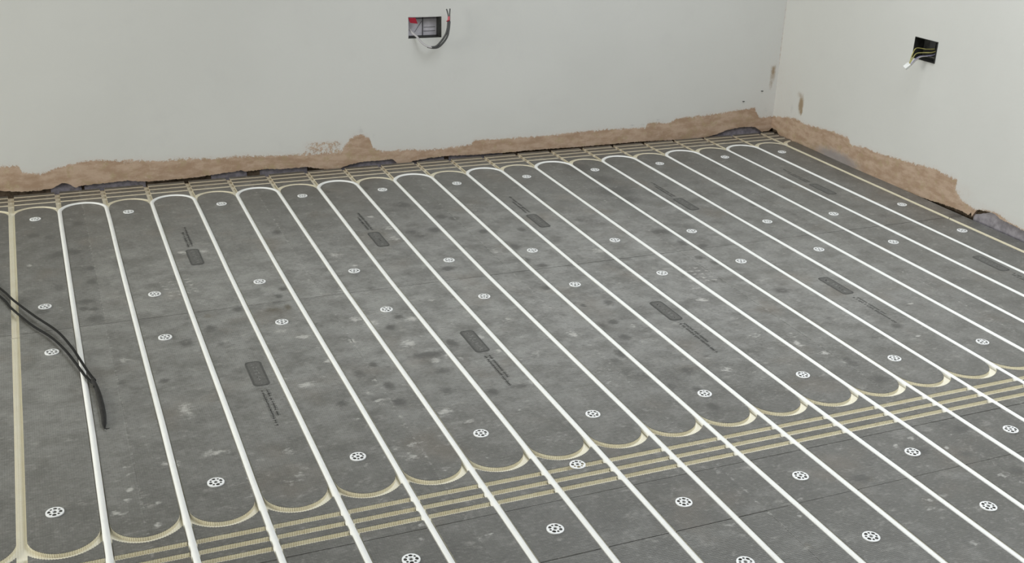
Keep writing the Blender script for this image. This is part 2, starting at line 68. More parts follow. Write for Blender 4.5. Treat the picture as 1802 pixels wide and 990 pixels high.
WIRE_TWO = [(1.545, 0.0, 0.467), (1.566, -0.005, 0.463), (1.586, -0.01, 0.466), (1.606, -0.012, 0.483), (1.622, -0.012, 0.506), (1.629, -0.01, 0.532), (1.633, -0.006, 0.557), (1.634, -0.004, 0.579), (1.635, -0.001, 0.591), (1.637, 0.002, 0.61)]
RED_RING = [(1.63, -0.005, 0.566), (1.632, -0.002, 0.581)]
RED_TAB = [(1.482, 0.044, 0.573), (1.511, 0.044, 0.572), (1.52, 0.044, 0.549), (1.49, 0.044, 0.553)]
YELLOW_A = [(3.265, -0.865, 0.55), (3.245, -0.839, 0.545), (3.215, -0.829, 0.549), (3.19, -0.84, 0.547), (3.17, -0.852, 0.529), (3.155, -0.863, 0.506), (3.15, -0.864, 0.498)]
YELLOW_B = [(3.265, -0.883, 0.549), (3.245, -0.872, 0.539), (3.22, -0.855, 0.536), (3.195, -0.847, 0.533), (3.175, -0.854, 0.52), (3.155, -0.866, 0.506), (3.15, -0.867, 0.497)]
GREY_A = [(3.265, -0.882, 0.543), (3.245, -0.883, 0.532), (3.22, -0.872, 0.527), (3.19, -0.87, 0.526), (3.17, -0.871, 0.515), (3.155, -0.873, 0.501), (3.15, -0.871, 0.495)]
GREY_B = [(3.265, -0.879, 0.517), (3.25, -0.871, 0.52), (3.225, -0.873, 0.525), (3.19, -0.876, 0.525), (3.17, -0.877, 0.514), (3.155, -0.876, 0.5), (3.15, -0.875, 0.494)]
CONNECTOR = [(3.15, -0.87, 0.5), (3.135, -0.863, 0.484)]
BOOTPRINTS = [(0.444, -0.995), (1.975, -1.383)]
SCARS = {'right': [(3.235, -0.139, 0.239), (3.235, -0.143, 0.202), (3.235, -0.151, 0.166), (3.235, -0.149, 0.135), (3.235, -0.083, 0.124), (3.235, -0.09, 0.151)], 'back': [(3.239, 0.045, 0.31), (3.239, 0.045, 0.268), (3.241, 0.045, 0.216), (3.217, 0.045, 0.107), (3.184, 0.045, 0.096), (3.061, 0.045, 0.148), (3.155, 0.045, 0.19)]}
T_BACK = [0.0, -0.0404, -0.0855]           # empty header grooves at the back wall
T_FRONT = [-2.277, -2.3134, -2.348]        # empty header grooves at the front
YC_BACK, YC_FRONT = -0.203, -2.16          # centres of the return bends
HW = 0.009                                  # half width of a groove
DEPTH = 0.0095
BOARD_T = 0.024
COLS = [-3.375, -2.775, -2.175, -1.575, -0.975, -0.375, 0.225, 0.826, 1.424, 2.023, 2.624, 3.226]
ROWS = [(0.026, -1.1886), (-1.1910, -2.384), (-2.3854, -2.564), (-2.5654, -3.764), (-3.766, -4.964)]
YB = 0.045                                  # face of the back wall plaster
XR = 3.235                                  # face of the right wall plaster
XL, YF, ZC = -3.4, -5.0, 2.4

# ---------------------------------------------------------------- helpers
def link(name, me, parent=None):
    o = bpy.data.objects.new(name, me); C.objects.link(o)
    if parent is not None: o.parent = parent
    return o
def mesh(name, verts, faces, mats, parent=None, smooth=False, midx=None):
    me = bpy.data.meshes.new(name)
    me.from_pydata([tuple(v) for v in verts], [], faces)
    for m in (mats if isinstance(mats, (list, tuple)) else [mats]): me.materials.append(m)
    if midx is not None: me.polygons.foreach_set('material_index', midx)
    if smooth: me.polygons.foreach_set('use_smooth', [True]*len(me.polygons))
    me.validate(); me.update()
    return link(name, me, parent)
def empty(name, loc, label, cat, group=None, rot=(0, 0, 0)):
    o = bpy.data.objects.new(name, None); C.objects.link(o)
    o.empty_display_size = 0.02
    o.location = loc; o.rotation_euler = rot
    o['label'] = label; o['category'] = cat
    if group: o['group'] = group
    return o
def tag(o, label, cat, group=None):
    o['label'] = label; o['category'] = cat
    if group: o['group'] = group
    return o
class MB:
    def __init__(s): s.v, s.f = [], []
    def add(s, v, f):
        n = len(s.v); s.v += [tuple(p) for p in v]; s.f += [tuple(i+n for i in q) for q in f]; return s
    def box(s, a, b):
        x0, y0, z0 = a; x1, y1, z1 = b
        return s.add([(x0,y0,z0),(x1,y0,z0),(x1,y1,z0),(x0,y1,z0),(x0,y0,z1),(x1,y0,z1),(x1,y1,z1),(x0,y1,z1)],
                     [(0,3,2,1),(4,5,6,7),(0,1,5,4),(1,2,6,5),(2,3,7,6),(3,0,4,7)])
    def tube(s, pts, rad, n=10, caps=True):
        P = [Vector(p) for p in pts]; N = len(P)
        rad = rad if isinstance(rad, (list, tuple)) else [rad]*N
        vs = []; ref = None
        for i in range(N):
            t = (P[min(i+1, N-1)]-P[max(i-1, 0)]).normalized()
            if ref is None:
                ref = Vector((0, 0, 1)) if abs(t.z) < .9 else Vector((1, 0, 0))
            a = (ref-t*ref.dot(t)).normalized(); ref = a; b = t.cross(a)
            for k in range(n):
                th = 2*math.pi*k/n
                vs.append(P[i]+(a*math.cos(th)+b*math.sin(th))*rad[i])
        fs = [(i*n+k, i*n+(k+1) % n, (i+1)*n+(k+1) % n, (i+1)*n+k) for i in range(N-1) for k in range(n)]
        if caps: fs += [tuple(range(n-1, -1, -1)), tuple(range((N-1)*n, N*n))]
        return s.add(vs, fs)
    def build(s, name, m, parent=None, smooth=False): return mesh(name, s.v, s.f, m, parent, smooth)
def spline(P, sub=8):
    P = [Vector(p) for p in P]; out = []
    for i in range(len(P)-1):
        p0, p1, p2, p3 = P[max(i-1, 0)], P[i], P[i+1], P[min(i+2, len(P)-1)]
        for j in range(sub):
            t = j/sub
            out.append(0.5*((2*p1)+(p2-p0)*t+(2*p0-5*p1+4*p2-p3)*t*t+(3*p1-p0-3*p2+p3)*t**3))
    return out+[P[-1]]
def in_poly(px, py, poly):
    """even-odd test, vectorised over points"""
    q = np.asarray(poly); x0, y0 = q[:, 0], q[:, 1]
    x1, y1 = np.roll(x0, -1), np.roll(y0, -1)
    r = np.zeros(len(px), bool)
    cand = np.where((px > x0.min()) & (px < x0.max()) & (py > y0.min()) & (py < y0.max()))[0]
    for s in range(0, len(cand), 4000):
        c = cand[s:s+4000]
        a, b = px[c][:, None], py[c][:, None]
        cr = ((y0 > b) != (y1 > b)) & (a < (x1-x0)*(b-y0)/np.where(y1 == y0, 1e-12, y1-y0)+x0)
        r[c] = cr.sum(1) % 2 == 1
    return r
def cdt(polys, extra):
    """triangulate points + closed polygons; returns verts (n,2), faces"""
    vs, es = [], []
    for p in polys:
        n = len(vs); vs += [Vector((float(a), float(b))) for a, b in p]
        es += [(n+i, n+(i+1) % len(p)) for i in range(len(p))]
    vs += [Vector((float(a), float(b))) for a, b in extra]
    v, e, f, _, _, _ = delaunay_2d_cdt(vs, es, [], 0, 1e-6)
    v = np.array([(q[0], q[1]) for q in v]); f = np.array([tuple(t) for t in f if len(t) == 3], int)
    a, b, c = v[f[:, 0]], v[f[:, 1]], v[f[:, 2]]
    ar = (b[:, 0]-a[:, 0])*(c[:, 1]-a[:, 1])-(b[:, 1]-a[:, 1])*(c[:, 0]-a[:, 0])
    f[ar < 0] = f[ar < 0][:, ::-1]
    return v, f[np.abs(ar) > 1e-12]
def boundary(tris):
    d = {}
    for t in tris:
        for i in range(3): d[(t[i], t[(i+1) % 3])] = 1
    return [e for e in d if (e[1], e[0]) not in d]

# ---------------------------------------------------------------- materials
class NT:
    """tiny node-tree writer"""
    def __init__(s, name, rough=0.7, spec=0.3):
        s.m = bpy.data.materials.new(name); s.m.use_nodes = True
        s.t = s.m.node_tree; s.b = s.t.nodes['Principled BSDF']
        s.b.inputs['Roughness'].default_value = rough
        s.b.inputs['Specular IOR Level'].default_value = spec
    def n(s, typ, **kw):
        q = s.t.nodes.new(typ)
        for k, v in kw.items(): setattr(q, k, v)
        return q
    def put(s, sock, v):
        if isinstance(v, bpy.types.NodeSocket): s.t.links.new(v, sock)
        else: sock.default_value = v
    def coord(s): return s.n('ShaderNodeNewGeometry').outputs['Position']
    def scaled(s, vec, sc):
        q = s.n('ShaderNodeVectorMath', operation='MULTIPLY'); s.put(q.inputs[0], vec); q.inputs[1].default_value = sc
        return q.outputs[0]
    def noise(s, vec, scale, detail=3, rough=.55):
        q = s.n('ShaderNodeTexNoise'); s.put(q.inputs['Vector'], vec)
        q.inputs['Scale'].default_value = scale; q.inputs['Detail'].default_value = detail; q.inputs['Roughness'].default_value = rough
        return q.outputs[0]
    def math(s, op, a, b=0.0, clamp=False):
        q = s.n('ShaderNodeMath', operation=op, use_clamp=clamp); s.put(q.inputs[0], a); s.put(q.inputs[1], b); return q.outputs[0]
    def step(s, v, lo, hi, a=0.0, b=1.0):
        q = s.n('ShaderNodeMapRange', interpolation_type='SMOOTHSTEP'); s.put(q.inputs[0], v)
        for i, w in zip((1, 2, 3, 4), (lo, hi, a, b)): q.inputs[i].default_value = w
        return q.outputs[0]
    def mix(s, f, a, b):
        q = s.n('ShaderNodeMix', data_type='RGBA'); s.put(q.inputs[0], f)
        s.put(q.inputs[6], a if isinstance(a, bpy.types.NodeSocket) else (*a, 1)); s.put(q.inputs[7], b if isinstance(b, bpy.types.NodeSocket) else (*b, 1))
        return q.outputs[2]
    def attr(s, name):
        q = s.n('ShaderNodeAttribute'); q.attribute_name = name
        z = s.n('ShaderNodeSeparateColor'); s.t.links.new(q.outputs['Color'], z.inputs[0]); return z.outputs
    def color(s, v): s.put(s.b.inputs['Base Color'], v if isinstance(v, bpy.types.NodeSocket) else (*v, 1)); return s
    def bump(s, h, strength, dist):
        q = s.n('ShaderNodeBump'); s.put(q.inputs['Height'], h); q.inputs['Strength'].default_value = strength
        q.inputs['Distance'].default_value = dist; s.t.links.new(q.outputs[0], s.b.inputs['Normal']); return s
def plain(name, col, rough=.6, spec=.3, var=.06, scale=40, metal=0.0):
    k = NT(name, rough, spec); k.b.inputs['Metallic'].default_value = metal
    f = k.step(k.noise(k.coord(), scale), .3, .7)
    return k.color(k.mix(f, tuple(c*(1-var) for c in col), tuple(min(1, c*(1+var)) for c in col))).m

def board_material():
    k = NT('cement coated insulation board', .40, .55)
    p = k.coord(); d = k.attr('dirt')
    sepp = k.n('ShaderNodeSeparateXYZ'); k.put(sepp.inputs[0], p)
    # woven glass mesh in the skin, 4.8 mm pitch
    wx = k.math('SINE', k.math('MULTIPLY', sepp.outputs[0], 2*math.pi/.0048))
    wy = k.math('SINE', k.math('MULTIPLY', k.math('ADD', sepp.outputs[1], k.math('MULTIPLY', sepp.outputs[0], .012)), 2*math.pi/.0052))
    weave = k.math('ADD', k.math('MULTIPLY', wy, .7), k.math('MULTIPLY', wx, .3))
    big = k.noise(p, 2.2, 3); mid = k.noise(k.scaled(p, (1, 1.0, 1)), 14, 4, .6); fine = k.noise(k.scaled(p, (1, 1.8, 1)), 90, 3, .65)
    speck = k.noise(p, 420, 2, .6)
    base = k.mix(k.step(big, .3, .7), (.118, .114, .101), (.142, .138, .126))
    floor_tone = k.math('MULTIPLY', k.attr('floor_tone')[0], k.step(k.noise(k.scaled(p, (1, 1.3, 1)), 10, 5, .68), .34, .66, .30, 1.05))
    base = k.mix(floor_tone, base, (.30, .295, .278))
    base = k.mix(k.step(mid, .5, .72, 0, .55), base, (.105, .101, .092))
    base = k.mix(k.step(mid, .5, .26, 0, .40), base, (.30, .292, .272))
    base = k.mix(k.step(fine, .5, .72, 0, .5), base, (.085, .082, .075))
    base = k.mix(k.step(fine, .48, .28, 0, .4), base, (.31, .30, .28))
    base = k.mix(k.step(k.noise(p, 5.0, 2), .55, .75, 0, .35), base, (.19, .158, .125))
    mul = k.math('ADD', k.attr('floor_tone')[1], k.math('ADD', .47, k.math('MULTIPLY', weave, .11)))
    mul = k.math('ADD', mul, k.math('MULTIPLY', k.math('SUBTRACT', speck, .5), .7))
    q = k.n('ShaderNodeVectorMath', operation='SCALE'); k.put(q.inputs[0], base); k.put(q.inputs[3], mul)
    col = q.outputs[0]
    nz = k.math('ADD', k.math('MULTIPLY', k.math('SUBTRACT', fine, .5), 1.1), k.math('MULTIPLY', k.math('SUBTRACT', speck, .5), .8))
    mud_and_edges = k.step(k.math('ADD', d[2], k.math('MULTIPLY', nz, .45)), .3, 1.0, 0, .8)
    col = k.mix(mud_and_edges, col, (.088, .070, .043))
    scf = k.step(k.math('ADD', d[0], k.math('MULTIPLY', nz, .6)), .22, .9, 0, .85)
    col = k.mix(scf, col, (.085, .082, .076))
    clump = k.noise(k.scaled(p, (1, 1.6, 1)), 55, 4, .7)
    dst = k.step(k.math('ADD', d[1], k.math('MULTIPLY', k.math('SUBTRACT', clump, .5), 2.4)), .35, 1.05, 0, .68)
    col = k.mix(dst, col, (.60, .58, .54))
    haze = k.step(k.noise(k.scaled(p, (1, 1.5, 1)), 24, 5, .72), .55, .72, 0, .34)
    col = k.mix(haze, col, (.50, .48, .44))
    k.color(col)
    k.bump(k.math('ADD', weave, k.math('MULTIPLY', fine, 2.0)), .35, .0006)
    return k.m
def groove_material():
    k = NT('routed cream foam core', .85, .15)
    p = k.coord()
    f = k.noise(p, 260, 3, .7); g = k.noise(p, 18, 3)
    sp = k.n('ShaderNodeSeparateXYZ'); k.put(sp.inputs[0], p)
    rib = k.math('SINE', k.math('MULTIPLY', sp.outputs[0], 2*math.pi/.0048))
    col = k.mix(k.step(g, .3, .7), (.87, .815, .665), (.90, .855, .715))
    col = k.mix(k.step(f, .55, .75, 0, .5), col, (.66, .61, .49))
    # dirt tint along the back wall, with the dimmer light there painted in
    dirt_and_dim = k.step(k.math('ADD', sp.outputs[1], k.math('MULTIPLY', k.math('SUBTRACT', k.noise(p, 30, 4, .65), .5), .12)), -.20, .02, 0, .75)
    col = k.mix(dirt_and_dim, col, (.50, .415, .30))
    k.color(col); k.bump(k.math('ADD', f, k.math('MULTIPLY', rib, .4)), .4, .001)
    return k.m
def wall_material():
    k = NT('painted and bare plaster', .75, .25)
    p = k.coord(); a = k.attr('coat')            # R paint cover and painted corner shade, G brown scar, B grey smear
    n1 = k.noise(p, 70, 4, .65); n2 = k.noise(p, 320, 2, .6)
    n3 = k.noise(k.scaled(p, (1, 1, 2.6)), 16, 4, .6)
    nn = k.math('ADD', k.math('MULTIPLY', k.math('SUBTRACT', n1, .5), .52), k.math('MULTIPLY', k.math('SUBTRACT', n2, .5), .42))
    paint = k.step(k.math('ADD', a[0], nn), .44, .56)
    bare = k.mix(k.step(n3, .34, .66), (.41, .282, .193), (.54, .40, .298))
    bare = k.mix(k.step(k.noise(p, 34, 4, .6), .5, .72, 0, .7), bare, (.43, .335, .20))
    bare = k.mix(k.step(n1, .55, .75, 0, .45), bare, (.63, .51, .40))
    pc = k.mix(k.step(k.noise(p, 1.7, 3), .3, .7), (.665, .658, .622), (.695, .688, .652))
    pc = k.mix(k.step(k.noise(p, 9, 4, .6), .55, .75, 0, .25), pc, (.625, .615, .59))
    thin = k.step(k.math('ADD', a[0], nn), .5, .95, .22, 0)  # browner where paint is thin, and where corner shade is painted in
    pc = k.mix(thin, pc, (.64, .55, .50))
    col = k.mix(paint, bare, pc)
    col = k.mix(k.step(k.math('ADD', a[1], nn), .2, .8, 0, .9), col, (.32, .225, .13))
    col = k.mix(k.step(k.math('ADD', a[2], nn), .2, .9, 0, .75), col, (.30, .29, .30))
    k.color(col)
    k.bump(k.math('ADD', k.math('MULTIPLY', n1, k.math('SUBTRACT', 1.3, paint)), k.math('MULTIPLY', n3, .6)), .35, .002)
    return k.m

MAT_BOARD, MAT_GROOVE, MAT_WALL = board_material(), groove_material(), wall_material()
MAT_PIPE = plain('white pipe plastic', (.90, .895, .865), .35, .45, .02, 30)
MAT_WASHER = plain('white washer plastic', (.90, .90, .89), .4, .4, .02)
MAT_SCREW = plain('dark screw', (.10, .098, .09), .4, .5, .1, 200, .6)
MAT_PAINT = plain('pale grey plaster', (.47, .475, .46), .75, .2, .02, 3)
MAT_SLAB = plain('grey screed', (.16, .15, .135), .85, .2, .2, 12)
MAT_MASON = plain('dark damp masonry', (.115, .085, .06), .9, .1, .45, 40)
MAT_DPM = plain('purple grey damp proof membrane', (.24, .22, .245), .5, .4, .25, 60)
MAT_DPM_PALE = plain('dusty lilac grey membrane', (.34, .315, .335), .6, .3, .25, 35)
MAT_INK = plain('dark printing ink', (.088, .086, .08), .6, .3, .15, 150)
MAT_INK_MID = plain('worn printing ink', (.125, .122, .113), .6, .3, .15, 150)
MAT_INK_PALE = plain('pale print in the ink', (.215, .21, .198), .6, .3, .2, 150)
MAT_BLACK = plain('black cable sheath', (.006, .006, .006), .5, .2, .2)
MAT_TAPE = plain('dark grey heat shrink', (.022, .021, .020), .6, .25, .3, 90)
MAT_STEEL = plain('galvanised steel', (.64, .61, .64), .5, .4, .10, 30, 0.0)
MAT_BOX_SHADE = plain('painted box shade', (.03, .03, .026), .6, .3, .3, 60)  # shade inside the steel boxes, painted as a near-black colour
MAT_SEAM = plain('dark seam', (.05, .05, .05), .6, .3)
MAT_GREYPVC = plain('light grey cable', (.47, .45, .45), .45, .4)
MAT_DARKPVC = plain('dark grey cable', (.075, .075, .073), .45, .4)
MAT_RED = plain('red plastic', (.34, .012, .03), .4, .4)
MAT_PINK = plain('faded red sleeve', (.55, .12, .14), .5, .3)
MAT_EARTH = plain('yellow green earth wire', (.36, .325, .10), .45, .4, .25, 60)
MAT_LILAC = plain('blue grey wire', (.27, .25, .36), .45, .4)
MAT_BROWNW = plain('grey wire', (.36, .34, .30), .45, .4)
MAT_CONN = plain('white connector', (.78, .78, .75), .4, .4)
MAT_FRAME = plain('grey window frame', (.12, .125, .13), .4, .4)

# ---------------------------------------------------------------- floor: slab, boards, grooves
floor_bm = MB().box((XL-.2, YF-.2, -.16), (XR+.25, YB+.25, -BOARD_T-.001))
floor = floor_bm.build('floor', MAT_SLAB); floor['kind'] = 'structure'

def run_x(k, y):
    st = RUNS.get(k)
    if not st: return .15*k
    if y >= st[0][0]: return .15*k+st[0][1]
    for (ya, a), (yb, b) in zip(st, st[1:]):
        if y >= yb: return .15*k+a+(b-a)*(ya-y)/(ya-yb)
    return .15*k+st[-1][1]
def run_ys(k, y0, y1):
    return [y1]+[s for s, _ in RUNS.get(k, []) if y0 < s < y1]+[y0]
def ring(k, back):
    yc = YC_BACK if back else YC_FRONT
    xa, xb = run_x(k, yc), run_x(k+1, yc); cx, r = (xa+xb)/2, (xb-xa)/2
    n = 30 if back else 96
    sg = 1 if back else -1
    o, i = [], []
    for j in range(n+1):
        th = math.pi*j/n; tooth = 0 if back else (.0011 if j % 2 else -.0005)
        o.append((cx+(r+HW+tooth)*math.cos(th), yc+sg*(r+HW+tooth)*math.sin(th)))
        i.append((cx+(r-HW-tooth)*math.cos(th), yc+sg*(r-HW-tooth)*math.sin(th)))
    return o+i[::-1]
def header(y, x0, x1, serrated):
    w = .0078
    if not serrated: return [(x0, y-w), (x1, y-w), (x1, y+w), (x0, y+w)]
    n = int((x1-x0)/.0024)
    lo, hi = [], []
    for j in range(n+1):
        x = x0+(x1-x0)*j/n; t = (.0013 if j % 2 else -.0006)*random.uniform(.5, 1.2)
        lo.append((x, y-w-t)); hi.append((x, y+w+t))
    return lo+hi[::-1]

MARK = {c: np.array(L) for c, L in enumerate((SCUFFS, DUST, MUD))}
def tread(cx, cy, ang):
    """boot sole lugs: little blocks in chevron rows"""
    out = []
    for row in range(5):
        for col in range(4):
            u, v = (col-1.5)*.024, (row-2)*.026
            out.append((cx+u*math.cos(ang)-v*math.sin(ang), cy+u*math.sin(ang)+v*math.cos(ang)))
    return np.array(out)
TREADS = [tread(x, y, a) for (x, y), a in zip(BOOTPRINTS, (.15, -.2))]
def dirt_at(v):
    d = np.zeros((len(v), 4), np.float32); d[:, 3] = 1
    for c, Mk in MARK.items():
        for x, y, rx, ry, s in Mk:
            rx, ry = max(rx, .009), max(ry, .009)
            q = ((v[:, 0]-x)/rx)**2+((v[:, 1]-y)/ry)**2
            d[:, c] = np.maximum(d[:, c], s*np.exp(-q*.9))
    for xe in COLS[1:]:
        d[:, 1] = np.maximum(d[:, 1], .42*np.exp(-((v[:, 0]-xe)/.005)**2))
    d[:, 2] = np.maximum(d[:, 2], .62*np.clip((v[:, 1]+.16)/.12, 0, 1))  # browner along the back wall edge
    d[:, 2] = np.maximum(d[:, 2], .62*np.clip((v[:, 0]-3.13)/.05, 0, 1)*np.clip((v[:, 1]+1.0)/.5, 0, 1))  # browner along the right wall near the back corner
    for T in TREADS:
        for x, y in T:
            q = np.maximum(np.abs(v[:, 0]-x)/.010, np.abs(v[:, 1]-y)/.0085)
            d[:, 1] = np.maximum(d[:, 1], .62*np.clip(1.5-q, 0, 1))
    return d

# each board left the mill a slightly different grey
TONE = {(0, 5): -.09, (0, 6): .07, (0, 7): -.02, (0, 8): .03, (0, 9): -.04, (0, 10): .0, (1, 5): .05, (1, 6): -.03, (1, 7): .03, (1, 8): -.02, (1, 9): .02, (1, 10): -.04}
def build_board(x0, x1, y0, y1, ri, step):
    g = .00012; x0 += g; x1 -= g
    rect = [(x0, y0), (x1, y0), (x1, y1), (x0, y1)]
    grooves = []
    for k in range(int(math.floor(x0/.15))-1, int(math.ceil(x1/.15))+2):
        if k > 21: continue
        xm = run_x(k, (y0+y1)/2)
        if x0-.02 < xm < x1+.02:
            ys = run_ys(k, y0-.004, y1+.004)
            w = .0085 if 1 <= k <= 20 else .0097
            grooves.append([(run_x(k, y)-w, y) for y in ys]+[(run_x(k, y)+w, y) for y in ys][::-1])
        if ri < 2 and x0 < xm+.17 and xm-.02 < x1: grooves.append(ring(k, ri == 0))
    if ri == 0: grooves += [header(y, x0-.004, x1+.004, False) for y in T_BACK]
    if ri == 1: grooves += [header(y, x0-.004, x1+.004, True) for y in T_FRONT]
    extra = []
    if step:
        gx, gy = np.meshgrid(np.arange(x0+.004, x1-.003, step), np.arange(y0+.004, y1-.003, step))
        ex = np.stack([gx.ravel(), gy.ravel()], 1); ex += rng.uniform(-.2, .2, ex.shape)*step
        yy = np.arange(y0+.004, y1-.003, step)
        extra = [ex]+[np.stack([np.full(len(yy), xx), yy], 1) for xx in (x0+.0018, x1-.0018)]
        for bx, by in BOOTPRINTS:
            if x0-.08 < bx < x1+.08 and y0 < by < y1:
                gx, gy = np.meshgrid(np.arange(bx-.07, bx+.07, .0035), np.arange(by-.085, by+.085, .0035))
                e = np.stack([gx.ravel(), gy.ravel()], 1)
                extra.append(e[(e[:, 0] > x0+.003) & (e[:, 0] < x1-.003) & (e[:, 1] > y0+.003) & (e[:, 1] < y1-.003)])
        extra = np.concatenate(extra)
    v, f = cdt([rect]+grooves, extra)
    cen = (v[f[:, 0]]+v[f[:, 1]]+v[f[:, 2]])/3
    keep = (cen[:, 0] > x0) & (cen[:, 0] < x1) & (cen[:, 1] > y0) & (cen[:, 1] < y1)
    f, cen = f[keep], cen[keep]
    ing = np.zeros(len(f), bool)
    for gpoly in grooves: ing |= in_poly(cen[:, 0], cen[:, 1], gpoly)
    dz = random.uniform(-.0003, .0003)
    top, bot = f[~ing], f[ing]
    # dark skin with its edges down to the slab
    def compact(tris, z):
        ids, inv = np.unique(tris.ravel(), return_inverse=True)
        return ids, inv.reshape(-1, 3), np.column_stack([v[ids], np.full(len(ids), z)])
    ids, tf, tv = compact(top, dz)
    fs = [tuple(int(i) for i in t) for t in tf]; vs = [tuple(p) for p in tv]
    def on_rim(a, b):
        e = 1e-4
        return (abs(a[0]-x0) < e and abs(b[0]-x0) < e) or (abs(a[0]-x1) < e and abs(b[0]-x1) < e) or (abs(a[1]-y0) < e and abs(b[1]-y0) < e) or (abs(a[1]-y1) < e and abs(b[1]-y1) < e)
    bd = boundary(fs); gw_v, gw_f = [], []
    for a, b in bd:
        A, B = vs[a], vs[b]
        if on_rim(A, B):
            n = len(vs); vs += [(A[0], A[1], -BOARD_T), (B[0], B[1], -BOARD_T)]; fs.append((b, a, n, n+1))
        else:
            # 1.5 mm of dark skin, then cream core
            n = len(vs); vs += [(A[0], A[1], dz-.0012), (B[0], B[1], dz-.0012)]; fs.append((b, a, n, n+1))
            m = len(gw_v); gw_v += [(A[0], A[1], dz-.0012), (B[0], B[1], dz-.0012), (A[0], A[1], -DEPTH), (B[0], B[1], -DEPTH)]
            gw_f.append((m+1, m, m+2, m+3))
    board = mesh('insulation_board', vs, fs, MAT_BOARD, floor)
    dirt = np.zeros((len(vs), 4), np.float32); dirt[:, 3] = 1
    if step: dirt[:len(ids)] = dirt_at(v[ids])
    at = board.data.attributes.new('dirt', 'FLOAT_COLOR', 'POINT'); at.data.foreach_set('color', dirt.ravel())
    cx, cy = .5*(x0+x1), .5*(y0+y1)
    va = np.array(vs)
    # paler along the middle of the room, fading towards the walls
    fl = np.exp(-np.abs((va[:, 0]-1.35)/1.65)**3-np.abs((va[:, 1]+1.28)/.82)**3)
    fa = np.ones((len(vs), 4), np.float32); fa[:, 0] = fl; fa[:, 1] = .5+TONE.get((ri, ci), random.uniform(-.04, .04))
    at = board.data.attributes.new('floor_tone', 'FLOAT_COLOR', 'POINT'); at.data.foreach_set('color', fa.ravel())
    if len(bot):
        ids2, bf, bv = compact(bot, -DEPTH)
        n = len(bv); bvs = [tuple(p) for p in bv]+gw_v
        bfs = [tuple(int(i) for i in t) for t in bf]+[tuple(i+n for i in q) for q in gw_f]
        rim = [e for e in boundary([tuple(int(i) for i in t) for t in bf]) if on_rim(bvs[e[0]], bvs[e[1]])]
        for a, b in rim:
            m = len(bvs); bvs += [(*bvs[a][:2], -BOARD_T), (*bvs[b][:2], -BOARD_T)]; bfs.append((b, a, m, m+1))
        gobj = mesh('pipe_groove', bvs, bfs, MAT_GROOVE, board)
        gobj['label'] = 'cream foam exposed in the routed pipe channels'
    return board

boards = {}
for ri, (y1, y0) in enumerate(ROWS):
    for ci in range(len(COLS)-1):
        seen = (ri < 3 and ci >= 5) or (ri == 3 and ci >= 6)
        if ri == 2 and ci == 5: seen = False
        boards[ri, ci] = build_board(COLS[ci], COLS[ci+1], y0, y1, ri, .008 if seen else 0)

# printed badge and two lines of small print on every 1.2 m board in view
def rrect(hx, hy, r, n=6):
    P = []
    for cx, cy, a in ((hx-r, hy-r, 0), (-hx+r, hy-r, 90), (-hx+r, -hy+r, 180), (hx-r, -hy+r, 270)):
        P += [(cx+r*math.cos(math.radians(a+90*j/n)), cy+r*math.sin(math.radians(a+90*j/n))) for j in range(n+1)]
    return P
def print_mesh(cx, cy, sgn, seed, parent):
    rnd = random.Random(seed)
    v, f, mi = [], [], []
    def poly(P, z, m):
        n = len(v); v.extend((x, y, z) for x, y in P); f.append(tuple(range(n, n+len(P)))); mi.append(m)
    def T(P): return [(cx+x*sgn, cy+y*sgn) for x, y in P]
    z = .0006
    poly(T(rrect(.0205, .069, .012)), z, 0)
    poly(T(rrect(.0155, .063, .009)), z+.0001, 1)
    # seven upright marks along the badge, too worn to read
    for j in range(7):
        y = -.05+j*.0165
        for s in range(3):
            w, h = (rnd.uniform(.006, .010), .0014) if s < 2 else (.0014, rnd.uniform(.004, .0055))
            ox, oy = rnd.uniform(-.005, .005), rnd.uniform(-.004, .004)
            poly(T([(ox-w/2-.001, y+oy-h), (ox+w/2-.001, y+oy-h), (ox+w/2, y+oy+h), (ox-w/2, y+oy+h)]), z+.0002, 2)
    for col, (ox, n) in enumerate(((-.0060, 22), (.0062, 16))):
        y = -.096
        for j in range(n):
            if rnd.random() < .16: y -= .005
            for s in range(3):
                w, h = (.0100, .0013) if s == 0 else (.0013, .0032)
                dx, dy = rnd.uniform(-.001, .001), rnd.uniform(-.0015, .0015)
                poly(T([(ox+dx-w/2, y+dy-h), (ox+dx+w/2, y+dy-h), (ox+dx+w/2, y+dy+h), (ox+dx-w/2, y+dy+h)]), z, 1)
            y -= .0075
    o = mesh('printed_badge', v, f, [MAT_INK, MAT_INK_MID, MAT_INK_PALE], parent, midx=mi)
    o['label'] = 'dark worn printed badge with small print'
for ci, (xb, yb, xf, yf) in zip((6, 7, 8, 9, 10), ((.522, -.765, .553, -1.614), (1.112, -.785, 1.137, -1.613), (1.695, -.775, 1.736, -1.600), (2.297, -.770, 2.339, -1.600), (2.915, -.768, 2.962, -1.604))):
    print_mesh(xb, yb, -1, ci, boards[0, ci])
    print_mesh(xf, yf, 1, 10+ci, boards[1, ci])

